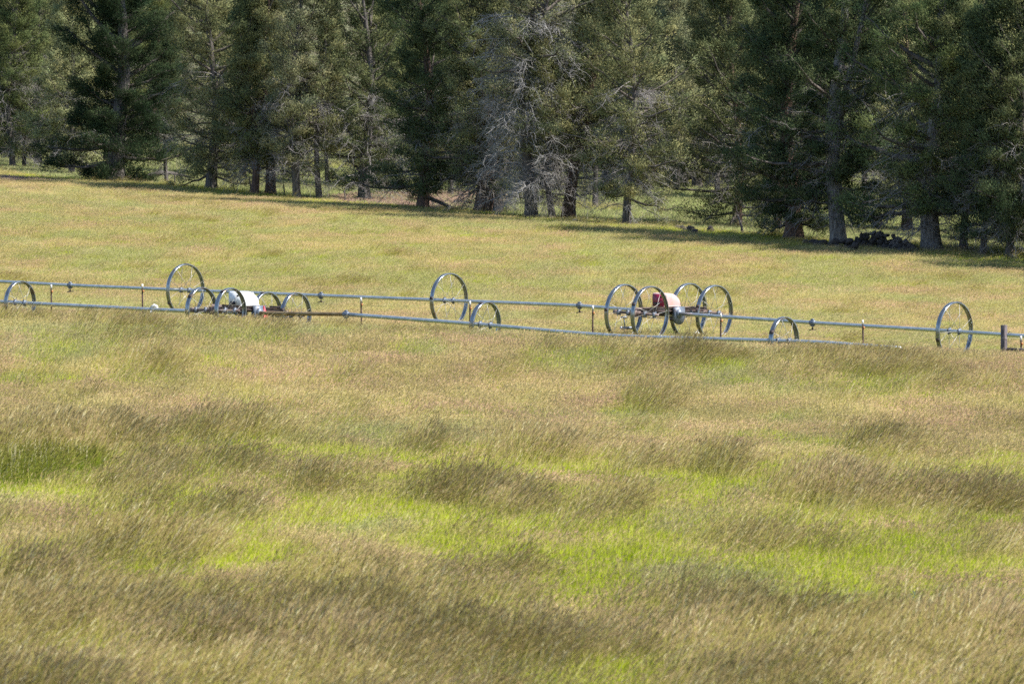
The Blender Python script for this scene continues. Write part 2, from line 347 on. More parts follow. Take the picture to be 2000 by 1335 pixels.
# ------------------------------------------------------------------ grass tufts, scattered with geometry nodes
def tuft(name, m, seed, rad, n_leaf, leaf_len, leaf_w, n_stem, stem_len, stem_w, head_len, head_w, lean, heads=1.0):
    r = np.random.default_rng(seed); V = []; L = []; S = []; hA = []; kA = []; rA = []; base = 0
    def disc(n):
        a = r.random(n) * 2 * np.pi; q = np.sqrt(r.random(n)) * rad; return np.stack([q * np.cos(a), q * np.sin(a), np.zeros(n) - 0.02], 1)
    def curve(b, ln, lx, ly, t):
        return b + ln[:, None] * np.stack([lx * t ** 1.7, ly * t ** 1.7, t * (1 - 0.22 * t * np.minimum(np.hypot(lx, ly), 1.2))], 1)
    # leaves: five vertices each
    n = n_leaf; b = disc(n); ln = r.uniform(*leaf_len, n); lx = r.normal(lean * 0.8, 0.28, n); ly = r.normal(0, 0.28, n)
    az = r.random(n) * np.pi; side = np.stack([np.cos(az), np.sin(az), np.zeros(n)], 1) * (leaf_w * r.uniform(0.6, 1.3, n) / 2)[:, None]
    p0, p1, p2 = (curve(b, ln, lx, ly, t) for t in (0.0, 0.55, 1.0))
    v = np.stack([p0 - side, p0 + side, p1 - side * 0.85, p1 + side * 0.85, p2], 1).reshape(-1, 3)
    i = base + np.arange(n)[:, None] * 5
    L.append(np.concatenate([i + 0, i + 1, i + 3, i + 2, i + 2, i + 3, i + 4], 1).ravel()); S.append(np.tile([4, 3], n))
    V.append(v); hA.append(np.tile([0, 0, .55, .55, 1], n)); kA.append(np.zeros(5 * n)); rA.append(np.repeat(r.random(n), 5)); base += 5 * n
    # stems with seed heads
    n = n_stem
    if n:
        b = disc(n); ln = r.uniform(*stem_len, n); lx = r.normal(lean, 0.13 if lean > .4 else .24, n); ly = r.normal(0, 0.16, n)
        az = r.random(n) * np.pi; u = np.stack([np.cos(az), np.sin(az), np.zeros(n)], 1); side = u * stem_w / 2
        p0, p1, p2 = (curve(b, ln, lx, ly, t) for t in (0.0, 0.5, 1.0)); tg = p2 - p1; tg /= np.linalg.norm(tg, axis=1, keepdims=True)
        hl = head_len * r.uniform(0.7, 1.3, n); hw = head_w * r.uniform(0.7, 1.3, n)
        pm = p2 + tg * (hl * 0.4)[:, None]; pe = p2 + tg * hl[:, None] + np.array([0.15, 0, -0.1]) * hl[:, None]
        w = np.cross(tg, u); w /= np.linalg.norm(w, axis=1, keepdims=True) + 1e-9
        hu = u * (hw / 2)[:, None]; hv = w * (hw / 2)[:, None]
        v = np.stack([p0 - side, p0 + side, p1 - side, p1 + side, p2 - side, p2 + side, p2, pm - hu, pm + hu, pm - hv, pm + hv, pe], 1).reshape(-1, 3)
        i = base + np.arange(n)[:, None] * 12
        q = [(0, 1, 3, 2), (2, 3, 5, 4), (6, 8, 11, 7), (6, 10, 11, 9)]
        L.append(np.concatenate([i + j for f in q for j in f], 1).ravel()); S.append(np.full(4 * n, 4))
        V.append(v); hA.append(np.tile([0, 0, .5, .5, 1, 1, 1, 1, 1, 1, 1, 1], n)); kA.append(np.tile([1] * 6 + [2] * 6, n)); rA.append(np.repeat(r.random(n), 12))
    me = mesh_np(name, np.vstack(V), np.concatenate(L), np.concatenate(S), m, attrs={'h': np.concatenate(hA), 'k': np.concatenate(kA), 'r': np.concatenate(rA)})
    return bpy.data.objects.new(name, me)
TUFTS = bpy.data.collections.new('grass_tufts')
tl = []
for s in range(3): tl.append(tuft('tuft_0%d' % s, M['g_tan'], 10 + s, 0.30, 80, (.18, .42), .012, 44, (.34, .58), .005, .07, .012, .30))
for s in range(3): tl.append(tuft('tuft_0%d' % (3 + s), M['g_tall'], 20 + s, 0.26, 110, (.22, .55), .013, 34, (.5, .9), .006, .15, .012, .41))
for s in range(3): tl.append(tuft('tuft_0%d' % (6 + s), M['g_green'], 30 + s, 0.28, 130, (.2, .46), .013, 9, (.3, .5), .005, .07, .011, .3))
tl.append(tuft('tuft_09', M['g_deep'], 41, 0.28, 120, (.2, .5), .014, 26, (.42, .66), .005, .09, .013, .35))
tl.append(tuft('tuft_10', M['g_pink'], 42, 0.30, 60, (.1, .22), .012, 50, (.18, .34), .005, .07, .014, .3))
for s in range(3): tl.append(tuft('tuft_1%d' % (1 + s), M['g_yellow'], 50 + s, 0.30, 95, (.18, .44), .012, 24, (.34, .56), .005, .07, .012, .36))
for s in range(2): tl.append(tuft('tuft_1%d' % (4 + s), M['g_wood'], 60 + s, 0.30, 110, (.18, .42), .014, 8, (.3, .5), .005, .07, .012, .25))
for o in tl: TUFTS.objects.link(o)
KIND = {'tan': (0, 3), 'tall': (3, 3), 'green': (6, 3), 'deep': (9, 1), 'pink': (10, 1)}

# patches read off the photo: (x, y of the clump's foot, half width px, half depth m, kind, strength)
PATCH = [(120, 905, 150, 3.0, 'tall', 1.1), (20, 955, 120, 3.4, 'deep', 1.3), (420, 880, 80, 2.0, 'tall', .9), (920, 1010, 125, 2.2, 'tall', 1.15), (1035, 925, 75, 1.8, 'tall', 1.0),
         (1400, 955, 60, 1.8, 'tall', 1.0), (1690, 905, 55, 1.5, 'tall', .9), (1600, 1010, 130, 2.0, 'tall', 1.0), (1870, 1020, 170, 2.0, 'tall', 1.0),
         (290, 740, 60, 4.0, 'tall', .8), (1250, 815, 40, 2.5, 'tall', .8), (820, 900, 55, 2.0, 'tall', .9), (590, 985, 70, 1.8, 'tall', .9),
         (240, 1125, 110, 1.5, 'tall', .9), (60, 1180, 90, 1.5, 'tall', .9), (640, 1160, 90, 1.2, 'tall', .6), (1200, 1020, 55, 1.5, 'tall', .8),
         (900, 1070, 130, 1.6, 'green', 1.0), (600, 1045, 90, 2.0, 'green', .9), (330, 950, 100, 2.0, 'green', .8), (1200, 1075, 130, 1.5, 'green', 1.0), (1750, 1040, 110, 1.6, 'green', 1.0),
         (1600, 1120, 110, 1.6, 'green', .8), (480, 1130, 120, 1.6, 'green', .8), (820, 705, 60, 4.0, 'green', .9), (1130, 715, 50, 3.0, 'green', .8), (1700, 760, 80, 4, 'green', .7), (90, 710, 60, 4, 'green', .7),
         (480, 680, 90, 3, 'green', .8), (1350, 715, 90, 2.5, 'tall', .6), (1700, 730, 110, 4, 'tall', .8), (1150, 1180, 130, 1.6, 'green', .8)]
PG = [(ground_at(x, y), hw, hd, k, s) for x, y, hw, hd, k, s in PATCH]
pinkspots = [(ground_at(800, 396), 4.5, 12.0), (ground_at(880, 388), 3.5, 12), (ground_at(40, 352), 3, 6)]

def scatter(name, label, Xs, Ys, idx, scl, hs):
    Z = gz(Xs, Ys); n = len(Xs)
    me = bpy.data.meshes.new(name); me.vertices.add(n)
    me.vertices.foreach_set('co', np.stack([Xs, Ys, Z], 1).astype(np.float32).ravel())
    a = me.attributes.new('idx', 'INT', 'POINT'); a.data.foreach_set('value', idx.astype(np.int32))
    rot = np.stack([rng.normal(0, .07, n), rng.normal(0, .07, n), rng.normal(0, .42, n) + (fbm(Xs / 3, Ys / 5, 71) - .5) * 2.4], 1)
    a = me.attributes.new('rot', 'FLOAT_VECTOR', 'POINT'); a.data.foreach_set('vector', rot.astype(np.float32).ravel())
    a = me.attributes.new('scl', 'FLOAT_VECTOR', 'POINT'); a.data.foreach_set('vector', np.stack([scl, scl, hs], 1).astype(np.float32).ravel())
    o = obj(name, me); tag(o, label, 'grass', kind='stuff')
    ng = bpy.data.node_groups.new(name + '_scatter', 'GeometryNodeTree')
    ng.interface.new_socket('Geometry', in_out='INPUT', socket_type='NodeSocketGeometry'); ng.interface.new_socket('Geometry', in_out='OUTPUT', socket_type='NodeSocketGeometry')
    gi = ng.nodes.new('NodeGroupInput'); go = ng.nodes.new('NodeGroupOutput')
    ci = ng.nodes.new('GeometryNodeCollectionInfo'); ci.inputs['Collection'].default_value = TUFTS; ci.inputs['Separate Children'].default_value = True; ci.inputs['Reset Children'].default_value = True
    ip = ng.nodes.new('GeometryNodeInstanceOnPoints'); ip.inputs['Pick Instance'].default_value = True
    def na(nm, ty):
        q = ng.nodes.new('GeometryNodeInputNamedAttribute'); q.data_type = ty; q.inputs['Name'].default_value = nm
        return [s for s in q.outputs if s.enabled and s.name == 'Attribute'][0]
    er = ng.nodes.new('FunctionNodeEulerToRotation')
    lk = ng.links.new
    lk(gi.outputs[0], ip.inputs['Points']); lk(ci.outputs[0], ip.inputs['Instance']); lk(na('idx', 'INT'), ip.inputs['Instance Index'])
    lk(na('rot', 'FLOAT_VECTOR'), er.inputs[0]); lk(er.outputs[0], ip.inputs['Rotation']); lk(na('scl', 'FLOAT_VECTOR'), ip.inputs['Scale']); lk(ip.outputs[0], go.inputs[0])
    md = o.modifiers.new('scatter', 'NODES'); md.node_group = ng
    return o

def fields(Xs, Ys):
    e1 = fbm(Xs / 1.7, Ys / 2.6, 1, 5); e2 = fbm(Xs / 1.9, Ys / 3.0, 5, 4); e3 = fbm(Xs / 9, Ys / 20, 9)
    n = len(Xs); sD = np.full(n, -1.0); sP = np.full(n, -1.0)
    z = lambda a, b, w=4: np.clip((Ys - a) / w, 0, 1) * np.clip((b - Ys) / w, 0, 1)
    sT = e1 - 0.76 + 0.32 * np.clip((87 - Ys) / 8, 0, 1) + 0.10 * z(162, 182) + .02 * z(90, 122)
    sG = e2 - 0.645 + 0.22 * z(86, 123) + 0.11 * z(60, 90) + 0.08 * z(160, 186) - 0.03 * np.clip((Ys - 188) / 8, 0, 1); sT = sT + .05 * np.clip((Ys - 184) / 8, 0, 1)
    for (c, hw, hd, k, s) in PG:
        hx = hw * c[1] / F; hd = hd * ((2.0 if c[1] < 125 else 1.1) if k == 'green' else 1.0)
        q = 1 - np.sqrt(((Xs - c[0]) / hx) ** 2 + ((Ys - c[1]) / hd) ** 2); q = (q + (e1 - .5) * 1.7) * s * 0.55
        q = np.where((np.abs(Ys - c[1]) < hd * 1.9) & (np.abs(Xs - c[0]) < hx * 1.8), q, -1)
        if k == 'tall': sT = np.maximum(sT, q)
        elif k == 'green': sG = np.maximum(sG, q)
        else: sD = np.maximum(sD, q)
    for (c, hx, hd) in pinkspots:
        q = 1 - np.sqrt(((Xs - c[0]) / hx) ** 2 + ((Ys - c[1]) / hd) ** 2); sP = np.maximum(sP, q + (e1 - .5) * .5)
    return e1, e2, e3, sT, sG, sD, sP
def choose(Xs, Ys, far):
    n = len(Xs); e1, e2, e3, sT, sG, sD, sP = fields(Xs, Ys)
    if not far:                                     # low lush grass on the near side of each tall clump
        behind = np.maximum(fields(Xs, Ys + 1.0)[3], np.maximum(fields(Xs, Ys + 1.9)[3], fields(Xs, Ys + 2.9)[3])); sG = np.maximum(sG, behind * .8 - .02)
    u = rng.normal(0, 0.06, n)
    ye = fbm(Xs / (3.0 if far else 4.5), Ys / (6.0 if far else 9), 31, 4) - .5 + 0.12 * (e3 - .5)
    k = np.where(ye + rng.normal(0, .09 if far else .05, n) > (-.03 if far else .03 + .07 * np.clip((Ys - 120) / 8, 0, 1) * np.clip((168 - Ys) / 8, 0, 1)), 5, 0); strength = np.zeros(n)
    k = np.where(sG + u > 0, 2, k); k = np.where((k == 2) & (Ys > 128) & (rng.random(n) < .6), 5, k); k = np.where(sT + u * 1.7 > 0, 1, k); k = np.where(sD > 0, 3, k); k = np.where(sP > 0, 4, k)
    return k, np.clip(sT * 4, 0, 1), e3, sG
st = np.array([0, 3, 6, 9, 10, 11, 14]); ct = np.array([3, 3, 3, 1, 1, 3, 2])

def band(y0, y1, dens, margin=1.18, pad=3.0):
    wmax = y1 * 0.09 * margin + pad; nn = int((y1 - y0) * 2 * wmax * dens)
    X = rng.uniform(-wmax, wmax, nn); Y = rng.uniform(y0, y1, nn)
    k = np.abs(X) < Y * 0.09 * margin + pad
    return X[k], Y[k]
pA = [np.r_[at(x, poly(PIPE_A, x), ZA(x))[:2]] for x in (39, 1531)]
def side_of_fence(X, Y):      # distance behind the near wheel line
    d = pA[1] - pA[0]; d = d / np.linalg.norm(d); return -( (X - pA[0][0]) * d[1] - (Y - pA[0][1]) * d[0])
def treeline(X, Y):           # metres behind the front of the wood
    px = 1000 + F * X / Y; return Y - 1 / np.maximum(lin(px, 228, 1 / 322, 1820, 1 / 258), 1e-3)
# near, uncut meadow
parts = [band(58, 80, 26), band(80, 120, 20), band(120, 205, 14)]
X = np.concatenate([p[0] for p in parts]); Y = np.concatenate([p[1] for p in parts])
k = side_of_fence(X, Y) < 0.8; X, Y = X[k], Y[k]
kd, sT, e3, sG = choose(X, Y, False)
idx = st[kd] + rng.integers(0, 100, len(X)) % ct[kd]
scl = rng.uniform(.9, 1.25, len(X))
dA = side_of_fence(X, Y)
hs = rng.uniform(.68, 1.18, len(X)) * np.where(kd == 1, 0.82 + 0.3 * sT, np.where(kd == 2, 1.0, np.where(kd == 3, 1.1, 0.82))) * (0.85 + 0.3 * e3)
hs = hs * np.where(dA > -14, np.where(kd == 1, .66, .92), 1)
scatter('meadow_grass', 'tall uncut meadow grass with tan and brown seed heads bent by wind', X, Y, idx, scl, hs)
# grazed field between the wheel lines and the wood
parts = [band(165, 230, 11), band(230, 345, 8)]
X = np.concatenate([p[0] for p in parts]); Y = np.concatenate([p[1] for p in parts])
k = (side_of_fence(X, Y) >= 0.8) & (treeline(X, Y) < 1.5); X, Y = X[k], Y[k]
kd, sT, e3, sG = choose(X, Y, True)
edge = treeline(X, Y) > -6
kd = np.where((kd == 1) & (sT < .02) & ~edge, 5, kd); kd = np.where(edge & (rng.random(len(X)) < .5), 2, kd)
idx = st[kd] + rng.integers(0, 100, len(X)) % ct[kd]
scatter('field_grass', 'shorter yellow green grass of the far field', X, Y, idx, rng.uniform(1.1, 1.5, len(X)), rng.uniform(.5, .8, len(X)) * np.where(kd == 1, .8, .8) * (0.75 + .5 * e3))
# floor of the wood
X, Y = band(252, 430, 4.0); k = treeline(X, Y) >= 1.5; X, Y = X[k], Y[k]
kd, sT, e3, sG = choose(X, Y, True)
kd = np.where((kd == 4) & (rng.random(len(X)) < .8), 4, np.where(e3 > .72, 5, 6))
idx = st[kd] + rng.integers(0, 100, len(X)) % ct[kd]
scatter('woodland_grass', 'short green grass on the floor of the wood', X, Y, idx, rng.uniform(1.2, 1.7, len(X)), rng.uniform(.5, .9, len(X)))

# ------------------------------------------------------------------ wheel lines
def unit(v): v = np.asarray(v, float); return v / np.linalg.norm(v)
def wheel_meshes(R, nm):
    w = 0.075; th = 0.014; ns = 72; mb = MB()
    # rim: U-section band turning about local X
    prof = [(-w, R - 0.045), (-w, R - 0.006), (-w * .55, R), (w * .55, R), (w, R - 0.006), (w, R - 0.045), (w - .012, R - 0.045), (w - .012, R - th - .006), (-w + .012, R - th - .006), (-w + .012, R - 0.045)]
    a = np.arange(ns) * 2 * np.pi / ns; k = len(prof)
    V = np.array([[[x, r * math.cos(t), r * math.sin(t)] for x, r in prof] for t in a]).reshape(-1, 3)
    Fq = [(i * k + j, i * k + (j + 1) % k, ((i + 1) % ns) * k + (j + 1) % k, ((i + 1) % ns) * k + j) for i in range(ns) for j in range(k)]
    mb.arr(V, np.array(Fq))
    for t in (math.pi / 2 + .12, math.pi / 2 + 2.2, math.pi / 2 - 2.0):      # splice plates
        c = np.array([0, (R + .006) * math.cos(t), (R + .006) * math.sin(t)]); tv = np.array([0, -math.sin(t), math.cos(t)]); rv = np.array([0, math.cos(t), math.sin(t)])
        mb.box(c, (w * .9, 0, 0), tv * .055, rv * .010, 1)
    rim = mb.mesh(nm + '_rim', [M['galv'], M['iron']])
    hub = MB(); hub.tube([(-.045, 0, 0), (-.03, 0, 0), (.03, 0, 0), (.045, 0, 0)], [.075, .095, .095, .075], 16)
    for q in range(4):
        t = q * math.pi / 2 + .4; hub.box((0, .1 * math.cos(t), .1 * math.sin(t)), (.022, 0, 0), (0, .018, 0), (0, 0, .018))
    return rim, hub.mesh(nm + '_hub', M['guard'])
WB = wheel_meshes(RB, 'tall'); WA = wheel_meshes(RA, 'low')
def spoke_mesh(R, side):
    mb = MB(); mb.tube([(side * .2, 0, .085), (side * .05, 0, R - .022)], .0065, 6); return mb.mesh('spoke', M['spoke'])
SPK = {('B', s): spoke_mesh(RB, s) for s in (-1, 1)}; SPK.update({('A', s): spoke_mesh(RA, s) for s in (-1, 1)})
def wheel(line, root, pos, u, spin):
    R_, hubm = (WB if line == 'B' else WA)
    w = obj('wheel', R_, root); x = unit(u); z = np.array([0, 0, 1.]); y = unit(np.cross(z, x)); z = np.cross(x, y)
    m = Matrix(((x[0], y[0], z[0], pos[0]), (x[1], y[1], z[1], pos[1]), (x[2], y[2], z[2], pos[2]), (0, 0, 0, 1)))
    w.matrix_basis = m @ Matrix.Rotation(spin, 4, 'X')
    for s in (-1, 1): obj('hub', hubm, w, (s * .2, 0, 0))
    for q in range(14):
        s = 1 if q % 2 else -1
        sp_ = obj('spoke', SPK[(line, s)], w); sp_.rotation_euler = (q * 2 * math.pi / 14 + random.uniform(-.04, .04), 0, 0)
    return w
def pipe_path(P, Zf, line_x):
    return [at(x, poly(P, x), Zf(x)) for x in line_x]
def sprinkler(root, c, drop=.17):
    c = np.asarray(c, float); mb = MB()
    mb.tube([c + (0, 0, -.05), c + (0, 0, -drop)], .016, 8)
    mb.tube([c + (-.02, 0, -drop), c + (.02, 0, -drop - .05)], [.035, .03], 8)
    mb.box(c + (0.02, 0, -drop - .06), (.10, 0, 0), (0, .015, 0), (0, 0, .012)); mb.box(c + (-.09, 0, -drop - .075), (.03, 0, 0), (0, .02, 0), (0, 0, .016))
    s = obj('sprinkler', mb.mesh('sprinkler', M['iron']), root)
    return s
def coupler(root, c, u):
    mb = MB(); c = np.asarray(c, float); u = unit(u)
    mb.tube([c - u * .11, c - u * .09, c - u * .02, c + u * .02, c + u * .09, c + u * .11], [.07, .088, .092, .092, .088, .07], 16)
    mb.box(c + (0, 0, .10), u * .05, np.cross(u, (0, 0, 1)) * .03, (0, 0, .03)); mb.box(c - (0, 0, .1), u * .05, np.cross(u, (0, 0, 1)) * .05, (0, 0, .02))
    return obj('coupler', mb.mesh('coupler', M['guard']), root)
def pipe(root, pts, m, r=.062):
    mb = MB(); mb.tube(pts, r, 20); me = mb.mesh('pipe', m); me.polygons.foreach_set('use_smooth', np.ones(len(me.polygons), bool)); return obj('pipe', me, root)

def mover(root, line, c, u, span, gauge):
    """engine carriage at c on the pipe; wheels at +-span/2 across the pipe, +-gauge/2 along it"""
    u = unit([u[0], u[1], u[2]]); v = unit(np.cross((0, 0, 1), u)); 
    if v[1] < 0: v = -v                                            # v points to the right and away
    z = np.array([0, 0, 1.]); c = np.asarray(c, float); R = RB if line == 'B' else RA
    for sv in (-1, 1):
        a = c + v * sv * span / 2; a = a.copy()
        hb = [a + u * s * gauge / 2 for s in (-1, 1)]
        for s, h in zip((-1, 1), hb): wheel(line, root, [h[0], h[1], g1(h[0], h[1]) + R], u, random.uniform(0, 6))
        zz = np.mean([g1(h[0], h[1]) + R for h in hb]); a[2] = zz
        mb = MB(); mb.tube([a - u * (gauge / 2 + .36), a + u * (gauge / 2 + .36)], .045, 12); mb.tube([a - u * (gauge / 2 + .42), a - u * (gauge / 2 + .26)], .075, 12)
        mb.box(a, u * .16, v * .12, z * .09); mb.box(a + v * sv * .16, u * .1, v * .06, z * .12)
        obj('axle', mb.mesh('axle', M['rustbeam']), root)
    za = [np.mean([g1(*(c + v * sv * span / 2 + u * s * gauge / 2)[:2]) + R for s in (-1, 1)]) for sv in (-1, 1)]
    zc = (za[0] + za[1]) / 2
    # frame: two channels across the pipe, tied at the ends
    for s, mm in ((-1, M['rustbeam']), (1, M['rustbeam'])):
        mb = MB(); p0 = c - v * (span / 2 - .05) + u * s * .21; p1 = c + v * (span / 2 - .05) + u * s * .21; p0[2] = za[0] + .13; p1[2] = za[1] + .13
        d = (p1 - p0) / 2; m0 = (p0 + p1) / 2
        mb.box(m0, d, u * .004, z * .055); mb.box(m0 + z * .059 + u * s * .03, d, u * .034, z * .004); mb.box(m0 - z * .059 + u * s * .03, d, u * .034, z * .004)
        obj('frame_beam', mb.mesh('frame_beam', mm), root)
    mb = MB(); b0 = c.copy(); b0[2] = zc
    for q in (-.9, -.3, .35, .95):
        mb = MB(); mb.box(b0 + v * q * span * .42 + z * .13, u * .2, v * .03, z * .035); obj('cross_member', mb.mesh('cross_member', M['iron']), root)
    mb = MB(); mb.box(b0 - v * .12 + z * .12, u * .18, v * .38, z * .10); mb.box(b0 - v * .35 + z * .0, u * .1, v * .16, z * .1); mb.tube([b0 - v * .5 + z * .02 - u * .12, b0 - v * .5 + z * .02 + u * .15], .09, 14)
    obj('engine', mb.mesh('engine', M['iron']), root)
    # chain case: rounded guard hanging round the pipe on the near side
    prof = [(-.27, .2), (-.27, -.05)] + [(.0 + .27 * math.cos(t), -.13 + .27 * math.sin(t)) for t in np.linspace(math.pi, 2 * math.pi, 13)] + [(.27, .2)]
    mb = MB(); mb.prism(prof, b0 + v * .12 + u * .26 + z * .02, v, z, u * .12)
    mb.tube([b0 + v * .05 + u * .3 + z * .0, b0 + v * .05 + u * .47], [.16, .14], 16)
    obj('chain_case', mb.mesh('chain_case', M['guard']), root)
    mb = MB(); sgn = [b0 + v * q + z * zz for q, zz in ((-span * .47, -.07), (-span * .25, -.15), (0, -.12), (span * .25, -.15), (span * .47, -.07))]
    mb.tube([p + u * .12 for p in sgn], .014, 6); obj('drive_chain', mb.mesh('drive_chain', M['iron']), root)
    # cover: vertical near end, flat top, far end curved down
    L = .88; Hh = .46
    prof = [(0, 0), (L, 0), (L + .0, .1), (L - .03, .2), (L - .11, .29), (L - .23, .37), (L - .37, .43), (L - .50, Hh), (.03, Hh), (.0, Hh - .05)]
    cov = MB(); o = b0 - v * (.70 if line == 'A' else .60) - u * .25 + z * .225
    cov.prism(prof, o, v, z, u * .52)
    lip = [(a - (.02 if a < .1 else -.02), b) for a, b in [(0, 0), (L, 0), (L, .035), (0, .035)]]
    cov.prism(lip, o - u * .015, v, z, u * .55)
    me = cov.mesh('engine_cover', M['white'] if line == 'A' else M['faded_lit_red'])
    e = obj('engine_cover', me, root)
    bv = e.modifiers.new('bevel', 'BEVEL'); bv.width = .02; bv.segments = 2
    tag(e, 'plain white engine cover' if line == 'A' else 'faded red engine cover, coloured in its sunlit pink')
    mb = MB(); mb.box(o - v * .025 + u * .2 + z * .1, u * .14, v * .006, z * .05); obj('vent', mb.mesh('vent', M['iron']), e); mb = MB(); mb.box(o - v * .022 + u * .38 + z * .33, u * .04, v * .004, z * .03)
    obj('vent', mb.mesh('vent', M['iron']), e)
    mb = MB(); mb.box(o - v * .013 + u * .26 + z * .225, u * .245, v * .010, z * .20); tag(obj('end_panel', mb.mesh('end_panel', M['white'] if line == 'A' else M['shaded_red']), e), None if line == 'A' else 'deep red end panel, coloured as the shaded side of the cover')  # on the red cover this panel carries the shaded face's tone in its colour
    if line == 'A':
        mb = MB(); mb.prism([(0, .2)] + [(.19 * math.sin(t), -.13 - .19 * math.cos(t)) for t in np.linspace(math.pi / 2, 0, 7)] + [(0, -.3)], b0 + v * .26 + u * .385 + z * .02, v, z, u * .03)
        obj('chain_guard', mb.mesh('chain_guard', M['red']), root)
    return zc

# far, tall line
XB = [-160, 137, 362, 627, 877, 1132, 1240, 1307, 1375, 1587, 1864, 2200]
rootB = empty('wheel_line_irrigator', at(877, 586.6, ZB(877)) - (0, 0, RB), 'taller wheel line sprinkler with faded red engine cover, standing behind the fence', 'irrigation line')
rB = np.array(rootB.location)
def rel(root, fn, *a): pass
def build_line(root, line, P, Zf, wheels_x, couplers_x, mover_x, segs, span, gauge):
    holder_loc = np.array(root.location)
    root.location = (0, 0, 0)
    for x0, x1, mm in segs:
        xs = [x0] + [p[0] for p in P if x0 < p[0] < x1] + [x1]
        pts = []
        for a, b in zip(xs[:-1], xs[1:]):
            for q in range(6): pts.append(at(lin(q, 0, a, 6, b), poly(P, lin(q, 0, a, 6, b)), Zf(lin(q, 0, a, 6, b))))
        pts.append(at(xs[-1], poly(P, xs[-1]), Zf(xs[-1])))
        pts = np.array(pts)
        sm = pts.copy()
        for _ in range(2): sm[1:-1] = (sm[:-2] + 2 * sm[1:-1] + sm[2:]) / 4
        pipe(root, sm, mm)
    def dirat(x): return unit(at(x + 40, poly(P, x + 40), Zf(x + 40)) - at(x - 40, poly(P, x - 40), Zf(x - 40)))
    for x in wheels_x: wheel(line, root, at(x, poly(P, x), Zf(x)), dirat(x), random.uniform(0, 6))
    for x in couplers_x:
        c = at(x, poly(P, x), Zf(x)); coupler(root, c, dirat(x)); sprinkler(root, c)
    mover(root, line, at(mover_x, poly(P, mover_x), Zf(mover_x)), dirat(mover_x), span, gauge)
    bpy.context.view_layer.update()
    for ch in root.children:                       # move the Empty to the thing's base, parts stay put
        ch.matrix_basis = Matrix.Translation(-Vector(holder_loc)) @ ch.matrix_basis
    root.location = holder_loc
build_line(rootB, 'B', PIPE_B, ZB, (362, 877, 1864), (137, 627, 1132, 1587), 1307,
           [(-160, 1252, M['alu']), (1252, 1318, M['iron']), (1318, 2200, M['alu'])], 3.55, 1.13)
rootA = empty('wheel_line_irrigator', at(486, 611, ZA(486)) - (0, 0, RA), 'lower wheel line sprinkler with white engine cover, half sunk in tall grass before the fence', 'irrigation line')
build_line(rootA, 'A', PIPE_A, ZA, (39, 948, 1531), (676,), 486,
           [(-160, 478, M['alu']), (496, 676, M['rustpipe']), (676, 1760, M['alu'])], 3.3, 1.19)
# small fittings: elbow valve on the near line, sprinkler assembly by the red engine
c = at(300, 604.5, ZA(300)); mb = MB(); cl = np.array(rootA.location)
mb.tube([c + (-.06, 0, -.06), c + (-.06, 0, .09), c + (.02, 0, .14), c + (.1, 0, .1), c + (.13, 0, .02), c + (.28, -.02, -.0)], [.05, .05, .055, .05, .045, .05], 10)
mb.box(c + (-.08, 0, -.12), (.03, 0, 0), (0, .05, 0), (0, 0, .08))
o = obj('elbow_valve', mb.mesh('elbow_valve', M['wpaint']), rootA); o.location = -Vector(cl)
c = at(1224, 641, ZB(1224) - .2); mb = MB(); cl = np.array(rootB.location)
mb.tube([c + (-.18, 0, 0), c + (.0, 0, .01), c + (.3, 0, .03)], [.07, .05, .06], 10); mb.tube([c + (-.06, 0, .02), c + (-.1, 0, .38)], .02, 8); mb.box(c + (-.1, 0, .38), (.1, 0, 0), (0, .03, 0), (0, 0, .03)); mb.box(c + (-.2, 0, -.02), (.035, 0, 0), (0, .06, 0), (0, 0, .09))
o = obj('inlet_valve', mb.mesh('inlet_valve', M['guard']), rootB); o.location = -Vector(cl)

# ------------------------------------------------------------------ fence between the lines
fence = [(-120, 549), (100, 556), (278, 555), (493, 571), (705, 581), (918, 588), (1158, 597), (1408, 612), (1685, 625), (1994, 656)]
def ZF(x): return ZA(x) + 7.5
froot = empty('wire_fence', (*at(705, 640, ZF(705))[:2], g1(*at(705, 640, ZF(705))[:2])), 'thin wire fence on rusty steel posts between the two wheel lines', 'fence')
fl = Vector(froot.location); tops = []
for x, yt in fence:
    t = at(x, yt, ZF(x)); b = np.array([t[0] + random.uniform(-.02, .05), t[1], g1(t[0], t[1]) - .25]); tops.append(t)
    d = unit(t - b); mb = MB(); e1 = np.array([1., 0, 0]); e2 = np.array([0, 1., 0])
    h = t - b; m0 = b + h / 2
    mb.box(m0, e1 * .026, e2 * .005, h / 2); mb.box(m0 + e2 * .024, e1 * .005, e2 * .019, h / 2 - (0, 0, .003))
    for q in range(8): mb.box(b + h * (.25 + .09 * q) - e2 * .009, e1 * .012, e2 * .004, d * .012)
    p = obj('post', mb.mesh('post', M['tpost']), froot); p.location = -fl
    mb = MB(); mb.box(t - d * .06, e1 * .031, e2 * .009, d * .07); mb.box(t - d * .06 + e2 * .026, e1 * .009, e2 * .017, d * .068)
    c_ = obj('painted_tip', mb.mesh('painted_tip', M['wpaint']), p)
    mb = MB(); mb.box(t - d * .23 + e1 * .035 - e2 * .012, e1 * .028, e2 * .02, d * .03); obj('insulator', mb.mesh('insulator', M['orange']), p)
for dz in (.24, .55, .85, 1.1):
    pts = []
    for a, b in zip(tops[:-1], tops[1:]):
        for q in range(5): s = q / 5; pts.append(a * (1 - s) + b * s - np.array([0, .012, dz + .12 * s * (1 - s)]))
    pts.append(tops[-1] - np.array([0, .012, dz])); mb = MB(); mb.tube(pts, .0022, 4)
    w_ = obj('wire', mb.mesh('wire', M['wire']), froot); w_.location = -fl
